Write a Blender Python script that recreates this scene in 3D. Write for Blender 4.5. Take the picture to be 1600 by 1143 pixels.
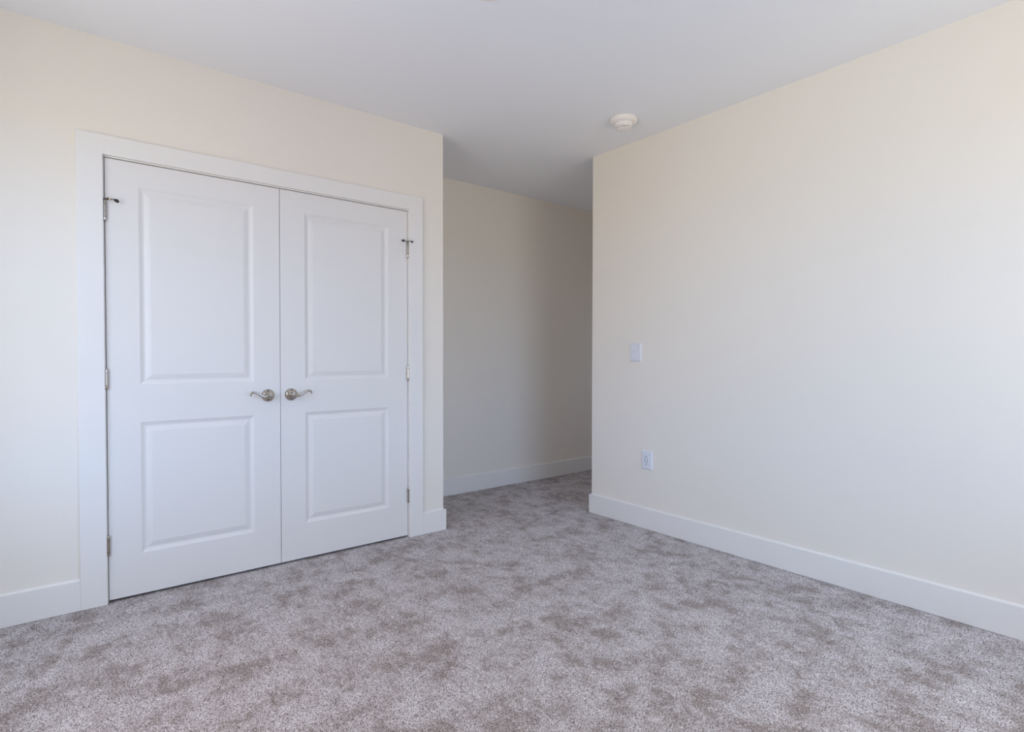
import bpy, bmesh, math, random
import numpy as np
from mathutils import Vector, Matrix

# ------------------------------------------------------------------ clear
for o in list(bpy.data.objects):
    bpy.data.objects.remove(o, do_unlink=True)
scene = bpy.context.scene
COL = scene.collection

# ------------------------------------------------------------------ sizes (metres)
H = 2.667                       # ceiling height
XR, YR, YB = 1.1037, -0.3341, 0.7776   # right wall face, its far end, back wall face
XW, YF = -2.70, -3.95           # window wall and the wall behind the camera
XH = 3.0                        # end of the hall
WT = 0.12                       # wall thickness
BH, BT, CT = 0.1385, 0.0154, 0.018     # baseboard height / thickness, casing thickness
WIN1 = (-2.50, -0.62, 0.60, 2.30)      # window in wall_near : y0 y1 z0 z1
WIN2 = (-0.95, 0.80, 0.60, 2.28)       # window in wall_front: x0 x1 z0 z1

FILL_WIN = (0.00, 0.50, 0.55, 1.65)        # made-up window added in wall_hall to brighten the passage : y0 y1 z0 z1

# ------------------------------------------------------------------ camera
YAW, PITCH, ROLL = 0.67267, -0.0177, 0.00121
cam_d = bpy.data.cameras.new('camera')
cam = bpy.data.objects.new('camera', cam_d)
COL.objects.link(cam)
cam_d.sensor_fit = 'HORIZONTAL'
cam_d.sensor_width = 36.0
cam_d.lens = 36.0 * 880.92 / 1600.0
cam_d.clip_start = 0.02
sy, cy, sp, cp, sr, cr = (math.sin(YAW), math.cos(YAW), math.sin(PITCH), math.cos(PITCH), math.sin(ROLL), math.cos(ROLL))
fwd = Vector((sy * cp, cy * cp, sp))
rgt = Vector((cy, -sy, 0))
upv = Vector((-sy * sp, -cy * sp, cp))
r2 = rgt * cr + upv * sr
u2 = upv * cr - rgt * sr
cam.matrix_world = Matrix(((r2.x, u2.x, -fwd.x, -2.0153), (r2.y, u2.y, -fwd.y, -3.2795),
                           (r2.z, u2.z, -fwd.z, 1.18), (0, 0, 0, 1)))
scene.camera = cam

# ------------------------------------------------------------------ sky and ground outside, exposure
# colour of the daylight per compass sector (outside west-north, west, south-west, south-east, east)
# and per band: sky above 27 degrees, sky below, sunlit ground
DAYLIGHT = {
    'high':   {'nw': (3.56, 3.42, 3.82), 'wsw': (3.26, 2.84, 2.95), 'ssw': (4.44, 4.98, 6.10), 'se': (4.55, 3.95, 3.65), 'e': (0.90, 1.15, 1.55)},
    'low':    {'nw': (2.65, 3.67, 4.84), 'wsw': (3.49, 4.15, 5.50), 'ssw': (3.92, 5.53, 8.55), 'se': (2.75, 4.21, 6.30), 'e': (0.90, 1.15, 1.55)},
    'ground': {'nw': (4.65, 5.07, 5.80), 'wsw': (4.05, 3.75, 3.36), 'ssw': (4.08, 4.03, 3.63), 'se': (1.40, 1.68, 2.65), 'e': (0.90, 1.15, 1.55)},
}
world = bpy.data.worlds.new('daylight')
scene.world = world
world.use_nodes = True
wn, wl = world.node_tree.nodes, world.node_tree.links
wn.clear()
w_out = wn.new('ShaderNodeOutputWorld')
w_bg = wn.new('ShaderNodeBackground')
w_tc = wn.new('ShaderNodeTexCoord')
w_sep = wn.new('ShaderNodeSeparateXYZ')
wl.new(w_tc.outputs['Generated'], w_sep.inputs[0])
w_az = wn.new('ShaderNodeMath')
w_az.operation = 'ARCTAN2'
wl.new(w_sep.outputs['Y'], w_az.inputs[0])
wl.new(w_sep.outputs['X'], w_az.inputs[1])
w_turn = wn.new('ShaderNodeMapRange')
w_turn.inputs['From Min'].default_value = -math.pi
w_turn.inputs['From Max'].default_value = math.pi
wl.new(w_az.outputs[0], w_turn.inputs['Value'])


def w_band(cols):
    r = wn.new('ShaderNodeValToRGB')
    el = r.color_ramp.elements
    stops = [(0.0, 'wsw'), (0.115, 'wsw'), (0.135, 'ssw'), (0.24, 'ssw'), (0.26, 'se'), (0.365, 'se'), (0.385, 'e'), (0.74, 'e'), (0.76, 'nw'), (1.0, 'nw')]
    while len(el) < len(stops):
        el.new(0.5)
    for e, (p, k) in zip(el, stops):
        e.position = p
        e.color = (*[c / 10 for c in cols[k]], 1)
    wl.new(w_turn.outputs[0], r.inputs[0])
    return r.outputs[0]


def w_blend(z0, z1, a, b):
    m = wn.new('ShaderNodeMapRange')
    m.inputs['From Min'].default_value, m.inputs['From Max'].default_value = z0, z1
    wl.new(w_sep.outputs['Z'], m.inputs['Value'])
    x = wn.new('ShaderNodeMix')
    x.data_type = 'RGBA'
    wl.new(m.outputs[0], x.inputs[0])
    wl.new(a, x.inputs[6])
    wl.new(b, x.inputs[7])
    return x.outputs[2]


w_col = w_blend(-0.03, 0.03, w_band(DAYLIGHT['ground']), w_blend(0.37, 0.53, w_band(DAYLIGHT['low']), w_band(DAYLIGHT['high'])))
wl.new(w_col, w_bg.inputs['Color'])
w_bg.inputs['Strength'].default_value = 10.0
wl.new(w_bg.outputs[0], w_out.inputs['Surface'])


def portal(name, loc, rot, sx, sz):
    d = bpy.data.lights.new(name, 'AREA')
    d.shape = 'RECTANGLE'
    d.size, d.size_y = sx, sz
    d.cycles.is_portal = True
    o = bpy.data.objects.new(name, d)
    o.location, o.rotation_euler = loc, rot
    COL.objects.link(o)


portal('window_portal', (XW - 0.02, (WIN1[0] + WIN1[1]) / 2, (WIN1[2] + WIN1[3]) / 2), (0, -math.pi / 2, 0),
       WIN1[3] - WIN1[2], WIN1[1] - WIN1[0])
portal('window_portal', ((WIN2[0] + WIN2[1]) / 2, YF - 0.02, (WIN2[2] + WIN2[3]) / 2), (math.pi / 2, 0, 0),
       WIN2[1] - WIN2[0], WIN2[3] - WIN2[2])
portal('window_portal', (XH + WT + 0.02, (FILL_WIN[0] + FILL_WIN[1]) / 2, (FILL_WIN[2] + FILL_WIN[3]) / 2), (0, math.pi / 2, 0),
       FILL_WIN[3] - FILL_WIN[2], FILL_WIN[1] - FILL_WIN[0])

scene.view_settings.view_transform = 'Standard'
scene.view_settings.look = 'None'
scene.view_settings.gamma = 1
scene.view_settings.use_curve_mapping = False
scene.view_settings.exposure = 0.0
scene.cycles.max_bounces = 16
scene.cycles.diffuse_bounces = 12
scene.cycles.glossy_bounces = 6
scene.cycles.transparent_max_bounces = 12
scene.cycles.sample_clamp_indirect = 4.0
scene.cycles.use_denoising = True


# ------------------------------------------------------------------ materials
def mat(name, color, rough=0.6, metal=0.0, spec=0.4, bump=None, vary=None):
    m = bpy.data.materials.new(name)
    m.use_nodes = True
    nt = m.node_tree
    b = nt.nodes['Principled BSDF']
    b.inputs['Base Color'].default_value = (*color, 1)
    b.inputs['Roughness'].default_value = rough
    b.inputs['Metallic'].default_value = metal
    b.inputs['Specular IOR Level'].default_value = spec
    tc = nt.nodes.new('ShaderNodeTexCoord')
    if vary:                      # faint roller / brush variation of the paint
        n = nt.nodes.new('ShaderNodeTexNoise')
        n.inputs['Scale'].default_value = vary[0]
        n.inputs['Detail'].default_value = 3
        r = nt.nodes.new('ShaderNodeValToRGB')
        r.color_ramp.elements[0].position = 0.3
        r.color_ramp.elements[1].position = 0.7
        r.color_ramp.elements[0].color = (*[c * (1 - vary[1]) for c in color], 1)
        r.color_ramp.elements[1].color = (*[min(1, c * (1 + vary[1])) for c in color], 1)
        nt.links.new(tc.outputs['Object'], n.inputs['Vector'])
        nt.links.new(n.outputs['Fac'], r.inputs[0])
        nt.links.new(r.outputs[0], b.inputs['Base Color'])
    if bump:                      # scale, strength, distance
        n2 = nt.nodes.new('ShaderNodeTexNoise')
        n2.inputs['Scale'].default_value = bump[0]
        n2.inputs['Detail'].default_value = 2
        bp = nt.nodes.new('ShaderNodeBump')
        bp.inputs['Strength'].default_value = bump[1]
        bp.inputs['Distance'].default_value = bump[2]
        nt.links.new(tc.outputs['Object'], n2.inputs['Vector'])
        nt.links.new(n2.outputs['Fac'], bp.inputs['Height'])
        nt.links.new(bp.outputs[0], b.inputs['Normal'])
    return m


M = {
    'wall': mat('cream_wall_paint', (0.825, 0.775, 0.70), 0.85, spec=0.2, bump=(350, 0.04, 0.001), vary=(1.3, 0.006)),
    'ceiling': mat('flat_white_ceiling_paint', (0.845, 0.855, 0.885), 0.95, spec=0.1, bump=(300, 0.05, 0.001), vary=(1.1, 0.006)),
    'trim': mat('white_trim_paint', (0.815, 0.79, 0.757), 0.45, spec=0.35, vary=(3, 0.004)),
    'door': mat('white_door_paint', (0.785, 0.762, 0.733), 0.42, spec=0.35, bump=(500, 0.02, 0.0005), vary=(3, 0.004)),
    'nickel': mat('satin_nickel', (0.53, 0.48, 0.42), 0.15, 1.0, bump=(900, 0.03, 0.0003)),
    'pewter': mat('dark_pewter', (0.20, 0.18, 0.17), 0.35, 1.0),
    'brass': mat('aged_brass', (0.55, 0.43, 0.25), 0.35, 1.0),
    'rubber': mat('dark_rubber', (0.03, 0.026, 0.026), 0.7),
    'plastic': mat('cool_white_plastic', (0.735, 0.755, 0.80), 0.3, spec=0.45, vary=(8, 0.004)),
    'warm_plastic': mat('warm_white_plastic', (0.86, 0.82, 0.78), 0.4, spec=0.4, vary=(8, 0.004)),
    'slot': mat('dark_slot', (0.03, 0.03, 0.04), 0.8),
    'sash': mat('white_vinyl_sash', (0.82, 0.82, 0.82), 0.4),
}


def pane_material():
    m = bpy.data.materials.new('clear_window_glass')
    m.use_nodes = True
    nt = m.node_tree
    nt.nodes.clear()
    out = nt.nodes.new('ShaderNodeOutputMaterial')
    tr = nt.nodes.new('ShaderNodeBsdfTransparent')
    gl = nt.nodes.new('ShaderNodeBsdfGlossy')
    gl.inputs['Roughness'].default_value = 0.02
    mx = nt.nodes.new('ShaderNodeMixShader')
    mx.inputs[0].default_value = 0.05
    nt.links.new(tr.outputs[0], mx.inputs[1])
    nt.links.new(gl.outputs[0], mx.inputs[2])
    nt.links.new(mx.outputs[0], out.inputs['Surface'])
    return m


M['pane'] = pane_material()


def carpet_material():
    """Cut-pile carpet: light and dark yarn tips, with the light and shade of leaning pile painted as cooler and browner patches."""
    m = bpy.data.materials.new('speckled_cut_pile_carpet')
    m.use_nodes = True
    nt = m.node_tree
    N, L = nt.nodes, nt.links
    b = N['Principled BSDF']
    b.inputs['Roughness'].default_value = 0.95
    b.inputs['Specular IOR Level'].default_value = 0.05
    tc = N.new('ShaderNodeTexCoord')

    def noise(scale, detail=2.0, rough=0.5, dist=0.0, sx=1.0, sy_=1.0, rot=0.0):
        mp = N.new('ShaderNodeMapping')
        mp.inputs['Scale'].default_value = (sx, sy_, 1)
        mp.inputs['Rotation'].default_value = (0, 0, rot)
        n = N.new('ShaderNodeTexNoise')
        n.inputs['Scale'].default_value = scale
        n.inputs['Detail'].default_value = detail
        n.inputs['Roughness'].default_value = rough
        n.inputs['Distortion'].default_value = dist
        L.new(tc.outputs['Object'], mp.inputs[0])
        L.new(mp.outputs[0], n.inputs['Vector'])
        return n.outputs['Fac']

    def ramp(src, stops):
        r = N.new('ShaderNodeValToRGB')
        el = r.color_ramp.elements
        while len(el) < len(stops):
            el.new(0.5)
        for e, (p, c) in zip(el, stops):
            e.position = p
            e.color = (*c, 1) if isinstance(c, tuple) else (c, c, c, 1)
        L.new(src, r.inputs[0])
        return r.outputs[0]

    def mix(fac, a, c, mode='MIX'):
        x = N.new('ShaderNodeMix')
        x.data_type = 'RGBA'
        x.blend_type = mode
        for i, v in ((0, fac), (6, a), (7, c)):
            if isinstance(v, (int, float)):
                x.inputs[i].default_value = v
            elif isinstance(v, tuple):
                x.inputs[i].default_value = (*v, 1)
            else:
                L.new(v, x.inputs[i])
        return x.outputs[2]

    # light and shade of the leaning pile, painted into the base colour
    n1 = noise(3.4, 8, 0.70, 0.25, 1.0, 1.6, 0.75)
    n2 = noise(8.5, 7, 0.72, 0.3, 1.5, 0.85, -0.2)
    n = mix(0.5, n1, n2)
    pile_shading = ramp(n, [(0.43, 0.0), (0.485, 0.55), (0.555, 1.0)])
    base = mix(pile_shading, CARPET_PILE_SHADED, CARPET_PILE_LIT)
    # yarn tips
    tip = ramp(noise(245, 1.0, 0.5), [(0.33, 0.0), (0.50, 0.62), (0.67, 1.0)])
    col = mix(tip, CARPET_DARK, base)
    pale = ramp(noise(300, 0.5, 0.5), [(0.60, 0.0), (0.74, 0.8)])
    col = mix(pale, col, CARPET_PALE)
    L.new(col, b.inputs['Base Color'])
    bp = N.new('ShaderNodeBump')
    bp.inputs['Strength'].default_value = 0.5
    bp.inputs['Distance'].default_value = 0.003
    L.new(noise(300, 2, 0.6), bp.inputs['Height'])
    L.new(bp.outputs[0], b.inputs['Normal'])
    return m


CARPET_PILE_SHADED = (0.445, 0.387, 0.362)  # painted tone for pile leaning into shade
CARPET_PILE_LIT = (0.82, 0.772, 0.785)  # painted tone for pile leaning into the light
CARPET_DARK = (0.15, 0.125, 0.115)
CARPET_PALE = (0.92, 0.90, 0.91)
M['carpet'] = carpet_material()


# ------------------------------------------------------------------ helpers
def tag(o, label=None, cat=None, group=None, kind=None):
    if label:
        o['label'] = label
    if cat:
        o['category'] = cat
    if group:
        o['group'] = group
    if kind:
        o['kind'] = kind
    return o


def obj(name, bm, m, parent=None, smooth=False, loc=None):
    me = bpy.data.meshes.new(name)
    bmesh.ops.recalc_face_normals(bm, faces=bm.faces)
    bm.to_mesh(me)
    bm.free()
    me.materials.append(m)
    if smooth:
        for p in me.polygons:
            p.use_smooth = True
        me.set_sharp_from_angle(angle=math.radians(38))
    o = bpy.data.objects.new(name, me)
    COL.objects.link(o)
    if loc is not None:
        o.location = loc
    if parent:
        o.parent = parent
    return o


def empty(name, loc=(0, 0, 0), parent=None):
    o = bpy.data.objects.new(name, None)
    o.empty_display_size = 0.05
    o.location = loc
    COL.objects.link(o)
    if parent:
        o.parent = parent
    return o


def add_box(bm, x0, x1, y0, y1, z0, z1, bev=0.0, seg=1):
    v = [bm.verts.new(p) for p in ((x0, y0, z0), (x1, y0, z0), (x1, y1, z0), (x0, y1, z0),
                                   (x0, y0, z1), (x1, y0, z1), (x1, y1, z1), (x0, y1, z1))]
    fs = [bm.faces.new([v[i] for i in q]) for q in ((3, 2, 1, 0), (4, 5, 6, 7), (0, 1, 5, 4), (1, 2, 6, 5), (2, 3, 7, 6), (3, 0, 4, 7))]
    if bev:
        es = list({e for f in fs for e in f.edges})
        bmesh.ops.bevel(bm, geom=es, offset=bev, segments=seg, affect='EDGES', profile=0.5)
    return bm


def box(x0, x1, y0, y1, z0, z1, bev=0.0, seg=1):
    return add_box(bmesh.new(), x0, x1, y0, y1, z0, z1, bev, seg)


def add_prism(bm, poly, t0, t1, axis='z', bev=0.0, seg=1):
    """Polygon extruded along z (poly in xy), or along y (poly in xz)."""
    def P(p, t):
        return (p[0], p[1], t) if axis == 'z' else (p[0], t, p[1])
    a = [bm.verts.new(P(p, t0)) for p in poly]
    c = [bm.verts.new(P(p, t1)) for p in poly]
    n = len(poly)
    fs = [bm.faces.new(a[::-1]), bm.faces.new(c)]
    fs += [bm.faces.new([a[i], a[(i + 1) % n], c[(i + 1) % n], c[i]]) for i in range(n)]
    bmesh.ops.recalc_face_normals(bm, faces=fs)
    if bev:
        es = list({e for f in fs for e in f.edges})
        bmesh.ops.bevel(bm, geom=es, offset=bev, segments=seg, affect='EDGES', profile=0.5)
    return bm


def prism(*a, **k):
    return add_prism(bmesh.new(), *a, **k)


def add_lathe(bm, prof, center, axis, seg=40):
    """prof = [(radius, t)], revolved about `axis` through center, t measured along it."""
    axis = Vector(axis).normalized()
    ref = Vector((0, 0, 1)) if abs(axis.z) < 0.9 else Vector((1, 0, 0))
    u = axis.cross(ref).normalized()
    w = axis.cross(u)
    c = Vector(center)
    rings = []
    for r, t in prof:
        if r < 1e-6:
            rings.append([bm.verts.new(c + axis * t)])
        else:
            rings.append([bm.verts.new(c + axis * t + (u * math.cos(k) + w * math.sin(k)) * r)
                          for k in (2 * math.pi * i / seg for i in range(seg))])
    for A, B in zip(rings, rings[1:]):
        for i in range(seg):
            j = (i + 1) % seg
            q = [A[i % len(A)], A[j % len(A)], B[j % len(B)], B[i % len(B)]]
            q2 = []
            for v in q:
                if v not in q2:
                    q2.append(v)
            if len(q2) > 2:
                bm.faces.new(q2)
    for R in (rings[0], rings[-1]):
        if len(R) > 2:
            bm.faces.new(R)
    return bm


def lathe(*a, **k):
    return add_lathe(bmesh.new(), *a, **k)


def catmull(pts, n=8):
    out = []
    P = [Vector(p) for p in pts]
    P = [P[0] * 2 - P[1]] + P + [P[-1] * 2 - P[-2]]
    for i in range(1, len(P) - 2):
        for k in range(n):
            t = k / n
            a, b, c, d = P[i - 1:i + 3]
            out.append(0.5 * (2 * b + (c - a) * t + (2 * a - 5 * b + 4 * c - d) * t * t + (3 * b - a - 3 * c + d) * t ** 3))
    out.append(P[-2])
    return out


def add_tube(bm, pts, radii, seg=14, squash=1.0):
    """Tube along pts; squash flattens it along world y."""
    n = len(pts)
    pts = [Vector(p) for p in pts]
    rings = []
    for i, p in enumerate(pts):
        t = (pts[min(i + 1, n - 1)] - pts[max(i - 1, 0)]).normalized()
        ref = Vector((0, 1, 0)) if abs(t.y) < 0.9 else Vector((0, 0, 1))
        u = t.cross(ref).normalized()
        w = t.cross(u).normalized()
        r = radii[i] if isinstance(radii, (list, tuple)) else radii
        rings.append([bm.verts.new(p + u * math.cos(a) * r + w * math.sin(a) * r * squash)
                      for a in (2 * math.pi * k / seg for k in range(seg))])
    for A, B in zip(rings, rings[1:]):
        for k in range(seg):
            j = (k + 1) % seg
            bm.faces.new([A[k], A[j], B[j], B[k]])
    bm.faces.new(rings[0][::-1])
    bm.faces.new(rings[-1])
    return bm


# ------------------------------------------------------------------ the room shell
def floor_mesh():
    """Carpet surface: every few millimetres one tuft tip at its own height."""
    step = 0.005
    xs = np.arange(XW - WT, XH + WT + step, step)
    ys = np.arange(YF - WT, YB + WT + step, step)
    nx, ny = len(xs), len(ys)
    rng = np.random.default_rng(7)
    X, Y = np.meshgrid(xs, ys)
    X = X + rng.uniform(-0.0018, 0.0018, X.shape)
    Y = Y + rng.uniform(-0.0018, 0.0018, Y.shape)
    Z = rng.uniform(-0.0042, 0.0012, X.shape)
    co = np.stack([X, Y, Z], -1).reshape(-1, 3).astype(np.float32)
    idx = np.arange(nx * ny).reshape(ny, nx)
    q = np.stack([idx[:-1, :-1], idx[:-1, 1:], idx[1:, 1:], idx[1:, :-1]], -1).reshape(-1).astype(np.int32)
    nf = len(q) // 4
    me = bpy.data.meshes.new('floor')
    me.vertices.add(nx * ny)
    me.vertices.foreach_set('co', co.ravel())
    me.loops.add(nf * 4)
    me.loops.foreach_set('vertex_index', q)
    me.polygons.add(nf)
    me.polygons.foreach_set('loop_start', np.arange(0, nf * 4, 4, dtype=np.int32))
    me.polygons.foreach_set('use_smooth', np.ones(nf, dtype=bool))
    me.update(calc_edges=True)
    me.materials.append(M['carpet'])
    o = bpy.data.objects.new('floor', me)
    COL.objects.link(o)
    return o


tag(floor_mesh(), 'wall to wall greyish brown speckled cut pile carpet with painted pile shading', 'floor', kind='structure')
tag(obj('ceiling', box(XW - WT, XH + WT, YF - WT, YB + WT, H, H + 0.1), M['ceiling']),
    'flat white ceiling over the room and the entry passage', 'ceiling', kind='structure')

# closet wall with the double door opening, plus its return at the passage
JX0, JX1, JZ = -1.8761, -0.2451, 2.1354        # rough opening (outside of the jamb)
bm = prism([(XW, 0), (JX0, 0), (JX0, WT), (XW, WT)], 0, H)
add_prism(bm, [(JX0, 0), (JX1, 0), (JX1, WT), (JX0, WT)], JZ, H)
add_prism(bm, [(JX1, 0), (0, 0), (0, YB), (-WT, YB), (-WT, WT), (JX1, WT)], 0, H)
tag(obj('wall_left', bm, M['wall']), 'cream painted closet wall around the white double doors', 'wall', kind='structure')
tag(obj('wall_back', box(XW - WT, XH + WT, YB, YB + WT, 0, H), M['wall']),
    'cream wall at the back of the shaded passage', 'wall', kind='structure')
tag(obj('wall_right', prism([(XR, YF), (XR, YR), (XH, YR), (XH, YR - WT), (XR + WT, YR - WT), (XR + WT, YF)], 0, H), M['wall']),
    'long cream wall on the right with switch and outlet', 'wall', kind='structure')
y0, y1, z0, z1 = FILL_WIN  # opening for the added fill window
bm = box(XH, XH + WT, YR - WT, y0, 0, H)
add_box(bm, XH, XH + WT, y1, YB, 0, H)
add_box(bm, XH, XH + WT, y0, y1, 0, z0)
add_box(bm, XH, XH + WT, y0, y1, z1, H)
tag(obj('wall_hall', bm, M['wall']),
    'cream wall closing the far end of the passage out of sight', 'wall', kind='structure')
y0, y1, z0, z1 = WIN1
bm = box(XW - WT, XW, YF - WT, y0, 0, H)
add_box(bm, XW - WT, XW, y1, YB, 0, H)
add_box(bm, XW - WT, XW, y0, y1, 0, z0)
add_box(bm, XW - WT, XW, y0, y1, z1, H)
tag(obj('wall_near', bm, M['wall']), 'cream window wall to the left of the camera', 'wall', kind='structure')
x0, x1, z0, z1 = WIN2
bm = box(XW, x0, YF - WT, YF, 0, H)
add_box(bm, x1, XR + WT, YF - WT, YF, 0, H)
add_box(bm, x0, x1, YF - WT, YF, 0, z0)
add_box(bm, x0, x1, YF - WT, YF, z1, H)
tag(obj('wall_front', bm, M['wall']), 'cream window wall behind the camera', 'wall', kind='structure')


def bead(name, p0, p1, nrm, parent, w=0.006):
    """Thin painted caulk fillet along the top of a baseboard."""
    bm = bmesh.new()
    a, b, n = Vector(p0), Vector(p1), Vector(nrm)
    up = Vector((0, 0, w))
    prof = [Vector((0, 0, -0.001)), n * w + Vector((0, 0, -0.001)), n * w, n * w * 0.45 + up * 0.35, up, ]
    A = [bm.verts.new(a + q) for q in prof]
    B = [bm.verts.new(b + q) for q in prof]
    k = len(prof)
    bm.faces.new(A)
    bm.faces.new(B[::-1])
    for i in range(k):
        bm.faces.new([A[i], B[i], B[(i + 1) % k], A[(i + 1) % k]])
    return obj(name, bm, M['trim'], parent)


def window(name, label, along, a0, a1, z0, z1, face, side=1):
    """Double-hung window set in the opening; `along` is the axis the wall runs along."""
    def B(bm, p0, p1, d0, d1, q0, q1):
        if along == 'y':
            a, b = sorted((face + side * d0, face + side * d1))
            add_box(bm, a, b, p0, p1, q0, q1)
        else:
            add_box(bm, p0, p1, face + d0, face + d1, q0, q1)
    root = empty(name, (0, 0, 0))
    tag(root, label, 'window', kind='structure')
    f = bmesh.new()
    t = 0.035
    B(f, a0, a0 + t, -WT, -0.02, z0, z1)
    B(f, a1 - t, a1, -WT, -0.02, z0, z1)
    B(f, a0 + t, a1 - t, -WT, -0.02, z0, z0 + t)
    B(f, a0 + t, a1 - t, -WT, -0.02, z1 - t, z1)
    obj('window_frame', f, M['sash'], root)
    zm = (z0 + z1) / 2
    for (q0, q1, d) in ((z0 + t, zm, -0.05), (zm, z1 - t, -0.08)):
        s = bmesh.new()
        B(s, a0 + t, a0 + t + 0.03, d, d + 0.028, q0, q1)
        B(s, a1 - t - 0.03, a1 - t, d, d + 0.028, q0, q1)
        B(s, a0 + t + 0.03, a1 - t - 0.03, d, d + 0.028, q0, q0 + 0.03)
        B(s, a0 + t + 0.03, a1 - t - 0.03, d, d + 0.028, q1 - 0.03, q1)
        so = obj('sash', s, M['sash'], root)
        p = bmesh.new()
        B(p, a0 + t + 0.03, a1 - t - 0.03, d + 0.012, d + 0.016, q0 + 0.03, q1 - 0.03)
        obj('pane', p, M['pane'], so)
    c = bmesh.new()
    B(c, a0 - 0.09, a0, 0, 0.018, z0, z1 + 0.09)
    B(c, a1, a1 + 0.09, 0, 0.018, z0, z1 + 0.09)
    B(c, a0, a1, 0, 0.018, z1, z1 + 0.09)
    obj('window_casing', c, M['trim'], root)
    s = bmesh.new()
    B(s, a0 - 0.11, a1 + 0.11, 0, 0.05, z0 - 0.025, z0)
    obj('window_sill', s, M['trim'], root)


window('window_1', 'white double hung window left of the camera, outside the photo', 'y', *WIN1, XW)
window('window_2', 'white double hung window behind the camera, outside the photo', 'x', *WIN2, YF)

window('added_hall_window', 'small made-up window added to brighten the hall behind the right wall, outside the photo', 'y', *FILL_WIN, XH, -1)  # unseen window, added only to lift the dark passage

# baseboards
EB = 0.0012
CX0, CX1 = -1.9620, -0.1646                    # outer edges of the door casing
tag(obj('baseboard_left', prism([(XW, -BT), (CX0, -BT), (CX0, 0), (XW, 0)], 0, BH, bev=EB, seg=2), M['trim']),
    'white baseboard left of the closet door casing', 'baseboard', kind='structure')
tag(obj('baseboard_middle', prism([(CX1, -BT), (BT, -BT), (BT, YB), (0, YB), (0, 0), (CX1, 0)], 0, BH, bev=EB, seg=2), M['trim']),
    'short white baseboard wrapping the corner right of the closet doors', 'baseboard', kind='structure')
tag(obj('baseboard_back', box(BT, XH, YB - BT, YB, 0, BH, EB, 2), M['trim']),
    'white baseboard along the back wall of the passage', 'baseboard', kind='structure')
tag(obj('baseboard_right', prism([(XR - BT, YF), (XR, YF), (XR, YR), (XH, YR), (XH, YR + BT), (XR - BT, YR + BT)], 0, BH, bev=EB, seg=2), M['trim']),
    'long white baseboard along the right wall', 'baseboard', kind='structure')
tag(obj('baseboard_near', box(XW, XW + BT, YF, -BT, 0, BH, EB, 2), M['trim']),
    'white baseboard under the window left of the camera', 'baseboard', kind='structure')
tag(obj('baseboard_front', box(XW + BT, XR - BT, YF, YF + BT, 0, BH, EB, 2), M['trim']),
    'white baseboard under the window behind the camera', 'baseboard', kind='structure')

bb = {o.name: o for o in bpy.data.objects if o.name.startswith('baseboard_')}
bead('caulk_bead', (XW, 0, BH), (CX0, 0, BH), (0, -1, 0), bb['baseboard_left'])
bead('caulk_bead', (CX1, 0, BH), (0, 0, BH), (0, -1, 0), bb['baseboard_middle'])
bead('caulk_bead', (BT, YB, BH), (XH, YB, BH), (0, -1, 0), bb['baseboard_back'])
bead('caulk_bead', (XR, YF, BH), (XR, YR, BH), (-1, 0, 0), bb['baseboard_right'])

# door casing (flat boards) and jamb
CI0, CI1, CZI, CZO = -1.8611, -0.2631, 2.1204, 2.2113
tag(obj('trim_1', prism([(CX0, 0), (CI0, 0), (CI0, CZI), (CI1, CZI), (CI1, 0), (CX1, 0), (CX1, CZO), (CX0, CZO)], -CT, 0, axis='y', bev=0.002, seg=2), M['trim']),
    'flat white casing framing the closet double doors', 'door casing', kind='structure')
DX0, DX1, DXS, DZB, DZT = -1.8534, -0.2678, -1.0616, 0.0125, 2.1108
G = 0.0030
bm = prism([(JX0, 0), (DX0 - G, 0), (DX0 - G, DZT + G + 0.001), (DX1 + G, DZT + G + 0.001), (DX1 + G, 0), (JX1, 0), (JX1, JZ), (JX0, JZ)], 0, WT, axis='y')
add_prism(bm, [(DX0 - G, 0), (DX0 + 0.009, 0), (DX0 + 0.009, DZT - 0.009), (DX1 - 0.009, DZT - 0.009), (DX1 - 0.009, 0), (DX1 + G, 0), (DX1 + G, DZT + G + 0.001), (DX0 - G, DZT + G + 0.001)], 0.047, 0.075, axis='y')
tag(obj('trim_2', bm, M['trim']), 'white jamb showing as a thin strip inside the closet casing', 'door jamb', kind='structure')


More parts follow.
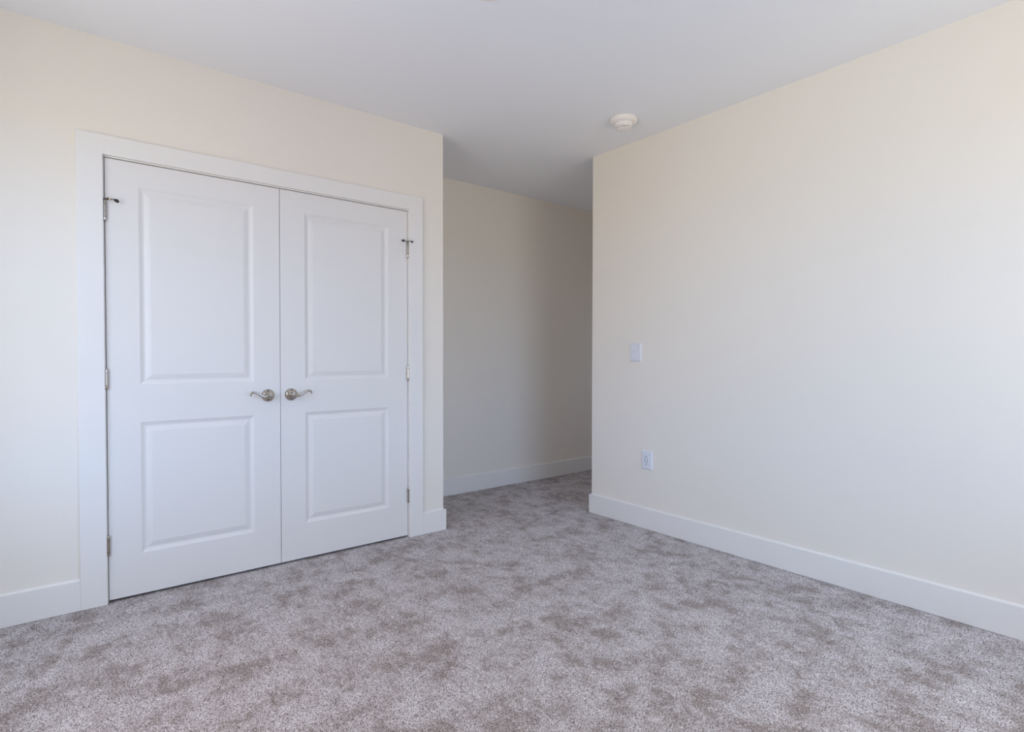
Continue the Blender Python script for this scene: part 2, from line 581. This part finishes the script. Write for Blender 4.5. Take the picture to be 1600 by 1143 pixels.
# ------------------------------------------------------------------ closet doors
def door_leaf(x0, x1, px0, px1):
    """Two-panel leaf; front face at y = DY0."""
    DY0, DY1 = 0.004, 0.039
    panels = ((0.2125, 0.8545), (1.0385, 1.9965))
    bm = bmesh.new()
    xs = [x0, px0, px1, x1]
    zs = [DZB, panels[0][0], panels[0][1], panels[1][0], panels[1][1], DZT]
    V = {}

    def v(x, y, z):
        k = (round(x, 6), round(y, 6), round(z, 6))
        if k not in V:
            V[k] = bm.verts.new((x, y, z))
        return V[k]
    for i in range(3):
        for j in range(5):
            if i == 1 and j in (1, 3):
                continue
            bm.faces.new([v(xs[i], DY0, zs[j]), v(xs[i + 1], DY0, zs[j]), v(xs[i + 1], DY0, zs[j + 1]), v(xs[i], DY0, zs[j + 1])])
    # back and sides
    bm.faces.new([v(x0, DY1, DZB), v(x1, DY1, DZB), v(x1, DY1, DZT), v(x0, DY1, DZT)])
    bm.faces.new([v(x, DY0, DZB) for x in xs] + [v(x1, DY1, DZB), v(x0, DY1, DZB)])
    bm.faces.new([v(x, DY0, DZT) for x in xs] + [v(x1, DY1, DZT), v(x0, DY1, DZT)])
    bm.faces.new([v(x0, DY0, z) for z in zs] + [v(x0, DY1, DZT), v(x0, DY1, DZB)])
    bm.faces.new([v(x1, DY0, z) for z in zs] + [v(x1, DY1, DZT), v(x1, DY1, DZB)])
    prof = [(0, 0), (0.002, 0.0012), (0.006, 0.0030), (0.012, 0.0062), (0.017, 0.0082), (0.021, 0.0088), (0.025, 0.0082),
            (0.034, 0.0050), (0.043, 0.0026), (0.0465, 0.0022), (0.0478, 0.0006)]
    for (a, b) in panels:
        loops = []
        for d, y in prof:
            loops.append([v(px0 + d, DY0 + y, a + d), v(px1 - d, DY0 + y, a + d), v(px1 - d, DY0 + y, b - d), v(px0 + d, DY0 + y, b - d)])
        for A, B in zip(loops, loops[1:]):
            for k in range(4):
                bm.faces.new([A[k], A[(k + 1) % 4], B[(k + 1) % 4], B[k]])
        bm.faces.new(loops[-1])
    return bm


def hinge(parent, x, zc, stop=0):
    """Butt hinge knuckle, 10 cm tall; stop = +1 / -1 adds a pin door stop swinging over the leaf."""
    z0, z1 = zc - 0.0505, zc + 0.0505
    r, yc = 0.0072, -0.0045
    prof = [(0, 0), (0.004, 0.0005), (0.0062, 0.003), (r, 0.006), (r, 0.0195), (0.0052, 0.0200), (0.0052, 0.0216), (r, 0.0221),
            (r, 0.0795), (0.0052, 0.0800), (0.0052, 0.0816), (r, 0.0821), (r, 0.0950), (0.0062, 0.098), (0.004, 0.1005), (0, 0.101)]
    h = obj('hinge', lathe(prof, (x, yc, z0), (0, 0, 1), 20), M['nickel'], parent, True)
    # thin leaf plates let into the edges of jamb and door
    obj('hinge_leaf', box(x - 0.0022, x + 0.0022, -0.001, 0.030, z0 + 0.004, z1 - 0.004), M['pewter'], h)
    for k in (0.0208, 0.0808):
        obj('knuckle_gap', lathe([(0.0067, -0.0007), (0.0067, 0.0007)], (x, yc, z0 + k), (0, 0, 1), 20), M['pewter'], h, True)
    if stop:
        s = stop
        zt = z1 + 0.001
        bm = lathe([(0, 0), (0.009, 0), (0.0095, 0.0012), (0.009, 0.0032), (0.005, 0.0045), (0, 0.005)], (x, yc, zt), (0, 0, 1), 20)
        add_tube(bm, [(x - s * 0.020, yc - 0.010, zt + 0.002), (x, yc - 0.003, zt + 0.0016), (x + s * 0.050, yc - 0.022, zt + 0.001)], 0.0026, 10)
        if s < 0:
            add_tube(bm, [(x, yc - 0.003, zt + 0.0016), (x + 0.001, yc - 0.016, zt + 0.004), (x + 0.006, yc - 0.0215, zt + 0.004), (x + 0.021, yc - 0.0215, zt + 0.001)], 0.0026, 10)
        st = obj('pin_stop', bm, M['pewter'], h, True)
        tag(st, 'dark hinge pin door stop')
        d = Vector((s * 0.93, -0.36, 0)).normalized()
        base = Vector((x, yc - 0.006, zt + 0.0016))
        if s > 0:
            obj('nut', lathe([(0, 0), (0.0055, 0), (0.0055, 0.006), (0, 0.006)], base + d * 0.011, d, 12), M['rubber'], h)
            obj('collar', lathe([(0, 0), (0.0045, 0), (0.0045, 0.007), (0, 0.007)], base + d * 0.0175, d, 12), M['brass'], h)
            end = Vector((x + 0.050, yc - 0.022, zt - 0.002))
            obj('bumper', lathe([(0, -0.008), (0.0062, -0.0075), (0.0070, 0.004), (0.0070, 0.010), (0, 0.010)], end + Vector((-0.006, 0, -0.0035)), (0.62, 0.78, -0.05), 16), M['rubber'], h, True)
        else:
            end = Vector((x - 0.042, yc - 0.020, zt + 0.001))
            obj('bumper', lathe([(0, -0.006), (0.006, -0.005), (0.008, 0.003), (0.007, 0.009), (0, 0.009)], end, (-0.25, 0.97, 0), 14), M['rubber'], h, True)
            end = Vector((x + 0.021, yc - 0.0205, zt + 0.001))
            obj('bumper', lathe([(0, -0.005), (0.0055, -0.0045), (0.0065, 0.003), (0.006, 0.007), (0, 0.007)], end, (0.25, 0.97, 0), 14), M['rubber'], h, True)


def handle(parent, x, z, s):
    """Lever on a round rose; the lever sweeps towards s (-1 left, +1 right)."""
    y = 0.004
    rose = [(0, 0), (0.034, 0), (0.0345, 0.003), (0.033, 0.0062), (0.0295, 0.0075), (0.0285, 0.0098), (0.026, 0.012), (0.019, 0.0140), (0.0145, 0.0150),
            (0.0125, 0.018), (0.0118, 0.030), (0.0125, 0.036), (0, 0.036)]
    h = obj('door_handle', lathe(rose, (x, y, z), (0, -1, 0), 48), M['nickel'], parent, True)
    tag(h, 'satin nickel lever handle')
    yl = -0.046
    hub = [(0, -0.012), (0.0125, -0.0115), (0.0148, -0.006), (0.0150, 0.005), (0.0138, 0.0085), (0.0105, 0.0098), (0, 0.010)]
    bm = lathe(hub, (x, yl, z), (0, -1, 0), 28)
    pts = [(0.004, 0.002), (0.016, -0.004), (0.030, -0.0045), (0.046, 0.003), (0.062, 0.0125), (0.078, 0.0195), (0.091, 0.0200), (0.0995, 0.0140), (0.1000, 0.0075), (0.0955, 0.0060)]
    P = catmull([(x + s * a, yl - 0.002 + 0.0008 * i, z + c) for i, (a, c) in enumerate(pts)], 6)
    n = len(P)
    R = []
    for i in range(n):
        t = i / (n - 1)
        R.append(0.0058 * (1 - t) ** 1.2 + 0.0040 + 0.0014 * max(0, (t - 0.82) / 0.18))
    add_tube(bm, P, R, 16, 0.75)
    obj('lever', bm, M['nickel'], h, True)
    obj('lock_button', lathe([(0, 0), (0.0062, 0), (0.0064, 0.002), (0.0052, 0.0042), (0.003, 0.0052), (0, 0.0055)], (x, yl - 0.0095, z), (0, -1, 0), 20), M['nickel'], h, True)
    obj('button_recess', lathe([(0.0064, 0.0), (0.0088, 0.0), (0.0088, 0.0012), (0.0064, 0.0012)], (x, yl - 0.0090, z), (0, -1, 0), 24), M['pewter'], h, True)
    for k in (-1, 1):
        obj('screw', lathe([(0, 0), (0.0048, 0), (0.0044, 0.0014), (0, 0.0018)], (x + 0.002 * s, y - 0.0118, z + k * 0.0225), (0, -1, 0), 14), M['slot'], h, True)


def closet_door(name, label, x0, x1, px0, px1, hx, hs, knob_x, lever_s, stop):
    d = obj(name, door_leaf(x0, x1, px0, px1), M['door'])
    tag(d, label, 'door', kind='structure')
    for i, zc in enumerate((1.863, 1.068, 0.2755)):
        hinge(d, hx, zc, stop if i == 0 else 0)
    handle(d, knob_x, 0.9610, lever_s)
    return d


closet_door('door_1', 'left white two panel closet door, hinged on its left side',
            DX0, DXS - 0.0015, -1.7205, -1.2000, DX0 - G / 2, -1, -1.1290, -1, 1)
closet_door('door_2', 'right white two panel closet door, next to the passage',
            DXS + 0.0015, DX1, -0.9235, -0.4010, DX1 + G / 2, 1, -1.0045, 1, -1)


# ------------------------------------------------------------------ wall plates
def plate(y0, y1, z0, z1, t, b=0.005):
    """Bevelled cover plate on the right wall, facing -x."""
    bm = bmesh.new()
    a = [bm.verts.new((XR, y, z)) for y, z in ((y0, z0), (y1, z0), (y1, z1), (y0, z1))]
    m1 = [bm.verts.new((XR - t * 0.45, y, z)) for y, z in ((y0, z0), (y1, z0), (y1, z1), (y0, z1))]
    c = [bm.verts.new((XR - t, y, z)) for y, z in ((y0 + b, z0 + b), (y1 - b, z0 + b), (y1 - b, z1 - b), (y0 + b, z1 - b))]
    for A, B in ((a, m1), (m1, c)):
        for i in range(4):
            bm.faces.new([A[i], A[(i + 1) % 4], B[(i + 1) % 4], B[i]])
    bm.faces.new(c)
    bm.faces.new(a[::-1])
    return bm


def screw(parent, y, z, x):
    obj('screw', lathe([(0, 0), (0.0034, 0), (0.003, 0.0008), (0, 0.001)], (x, y, z), (-1, 0, 0), 14), M['plastic'], parent, True)


# switch
sy0, sy1, sz0, sz1 = -0.7945, -0.7035, 1.1440, 1.2712
t = 0.0085
sw = empty('light_switch', (0, 0, 0))
tag(sw, 'white toggle light switch with its lever up on the right wall', 'light switch')
obj('cover_plate', plate(sy0, sy1, sz0, sz1, t, 0.005), M['plastic'], sw)
yc, zc = (sy0 + sy1) / 2, (sz0 + sz1) / 2
obj('toggle_slot', box(XR - t - 0.0004, XR - t + 0.001, yc - 0.0052, yc + 0.0052, zc - 0.0125, zc + 0.0125), M['warm_plastic'], sw)
bm = bmesh.new()
vs = []
for (dx, w, za, zb) in ((0, 0.0042, zc - 0.004, zc + 0.008), (0.012, 0.0034, zc + 0.006, zc + 0.0125)):
    vs.append([bm.verts.new((XR - t - dx, yc + sgn * w, zz)) for sgn, zz in ((-1, za), (1, za), (1, zb), (-1, zb))])
for i in range(4):
    bm.faces.new([vs[0][i], vs[0][(i + 1) % 4], vs[1][(i + 1) % 4], vs[1][i]])
bm.faces.new(vs[1])
bm.faces.new(vs[0][::-1])
obj('toggle', bm, M['plastic'], sw)
screw(sw, yc, zc + 0.030, XR - t)
screw(sw, yc, zc - 0.030, XR - t)

# outlet
oy0, oy1, oz0, oz1 = -0.8945, -0.8055, 0.4060, 0.5335
ol = empty('wall_outlet', (0, 0, 0))
tag(ol, 'white power outlet with dark slots low on the right wall', 'outlet')
obj('cover_plate', plate(oy0, oy1, oz0, oz1, t, 0.006), M['plastic'], ol)
yc, zc = (oy0 + oy1) / 2, (oz0 + oz1) / 2
ins = obj('receptacle', box(XR - t - 0.0022, XR - t + 0.001, yc - 0.0185, yc + 0.0185, zc - 0.036, zc + 0.036, 0.0012), M['plastic'], ol)
xf = XR - t - 0.0022
ytop = yc + 0.002
for k in (1, -1):
    zr = zc + (0.020 if k == 1 else -0.0205)
    for sgn, hh in ((-1, 0.0042), (1, 0.0034)):
        obj('slot', box(xf - 0.0003, xf + 0.001, ytop + sgn * 0.0062 - 0.0012, ytop + sgn * 0.0062 + 0.0012, zr + 0.0045 - hh, zr + 0.0045 + hh), M['slot'], ins)
    obj('ground_hole', lathe([(0, 0), (0.0030, 0), (0.0030, 0.0012), (0, 0.0012)], (xf + 0.0009, ytop, zr - 0.0068), (-1, 0, 0), 14), M['slot'], ins)
for sgn in (-1, 1):
    obj('port', box(xf - 0.0003, xf + 0.001, ytop + sgn * 0.0112 - 0.0019, ytop + sgn * 0.0112 + 0.0019, zc - 0.0075, zc + 0.0045), M['slot'], ins)

# ------------------------------------------------------------------ smoke detector
SX, SY = 0.7540, -0.9240
sd = empty('smoke_detector', (SX, SY, H))
tag(sd, 'round white smoke detector with slotted drum on the ceiling', 'smoke detector')
DOWN = (0, 0, -1)
O = (0, 0, 0)
obj('mounting_base', lathe([(0, 0), (0.081, 0), (0.0835, 0.004), (0.0835, 0.014), (0.0815, 0.020), (0.077, 0.0245), (0.066, 0.0285), (0.056, 0.0305), (0, 0.0305)], O, DOWN, 56), M['warm_plastic'], sd, True)
dr = obj('sensor_drum', lathe([(0.054, 0.0300), (0.0545, 0.034), (0.0535, 0.0445), (0.0515, 0.0470), (0.0465, 0.0475), (0.0465, 0.0500), (0.0495, 0.0505), (0.0480, 0.0535), (0.045, 0.0550), (0.038, 0.0552)], O, DOWN, 56), M['warm_plastic'], sd, True)
obj('vent_gap', lathe([(0.0405, 0.0545), (0.0405, 0.0595)], O, DOWN, 40), M['slot'], sd, True)
bm = bmesh.new()
for k in range(12):
    a = 2 * math.pi * k / 12
    c, s = math.cos(a), math.sin(a)
    p = [(0.0395, -0.0016), (0.0430, -0.0016), (0.0430, 0.0016), (0.0395, 0.0016)]
    add_prism(bm, [(c * u - s * w, s * u + c * w) for u, w in p], -0.0600, -0.0545)
obj('vent_ribs', bm, M['warm_plastic'], sd)
obj('cap', lathe([(0, 0.0590), (0.043, 0.0590), (0.0435, 0.0605), (0.041, 0.0630), (0.032, 0.0645), (0, 0.0650)], O, DOWN, 48), M['warm_plastic'], sd, True)
obj('test_button', lathe([(0, 0.0640), (0.009, 0.0640), (0.009, 0.0660), (0.008, 0.0665), (0, 0.0665)], O, DOWN, 24), M['warm_plastic'], sd, True)

# ------------------------------------------------------------------ fixture cut off by the top of the frame
cf = empty('ceiling_fixture', (-0.6500, -1.4050, H))
tag(cf, 'rim of a round ceiling fixture barely showing at the top edge of the photo', 'ceiling fixture')
obj('canopy', lathe([(0, 0), (0.070, 0), (0.0715, 0.002), (0.0705, 0.0045), (0.066, 0.006), (0, 0.0065)], O, DOWN, 48), M['warm_plastic'], cf, True)
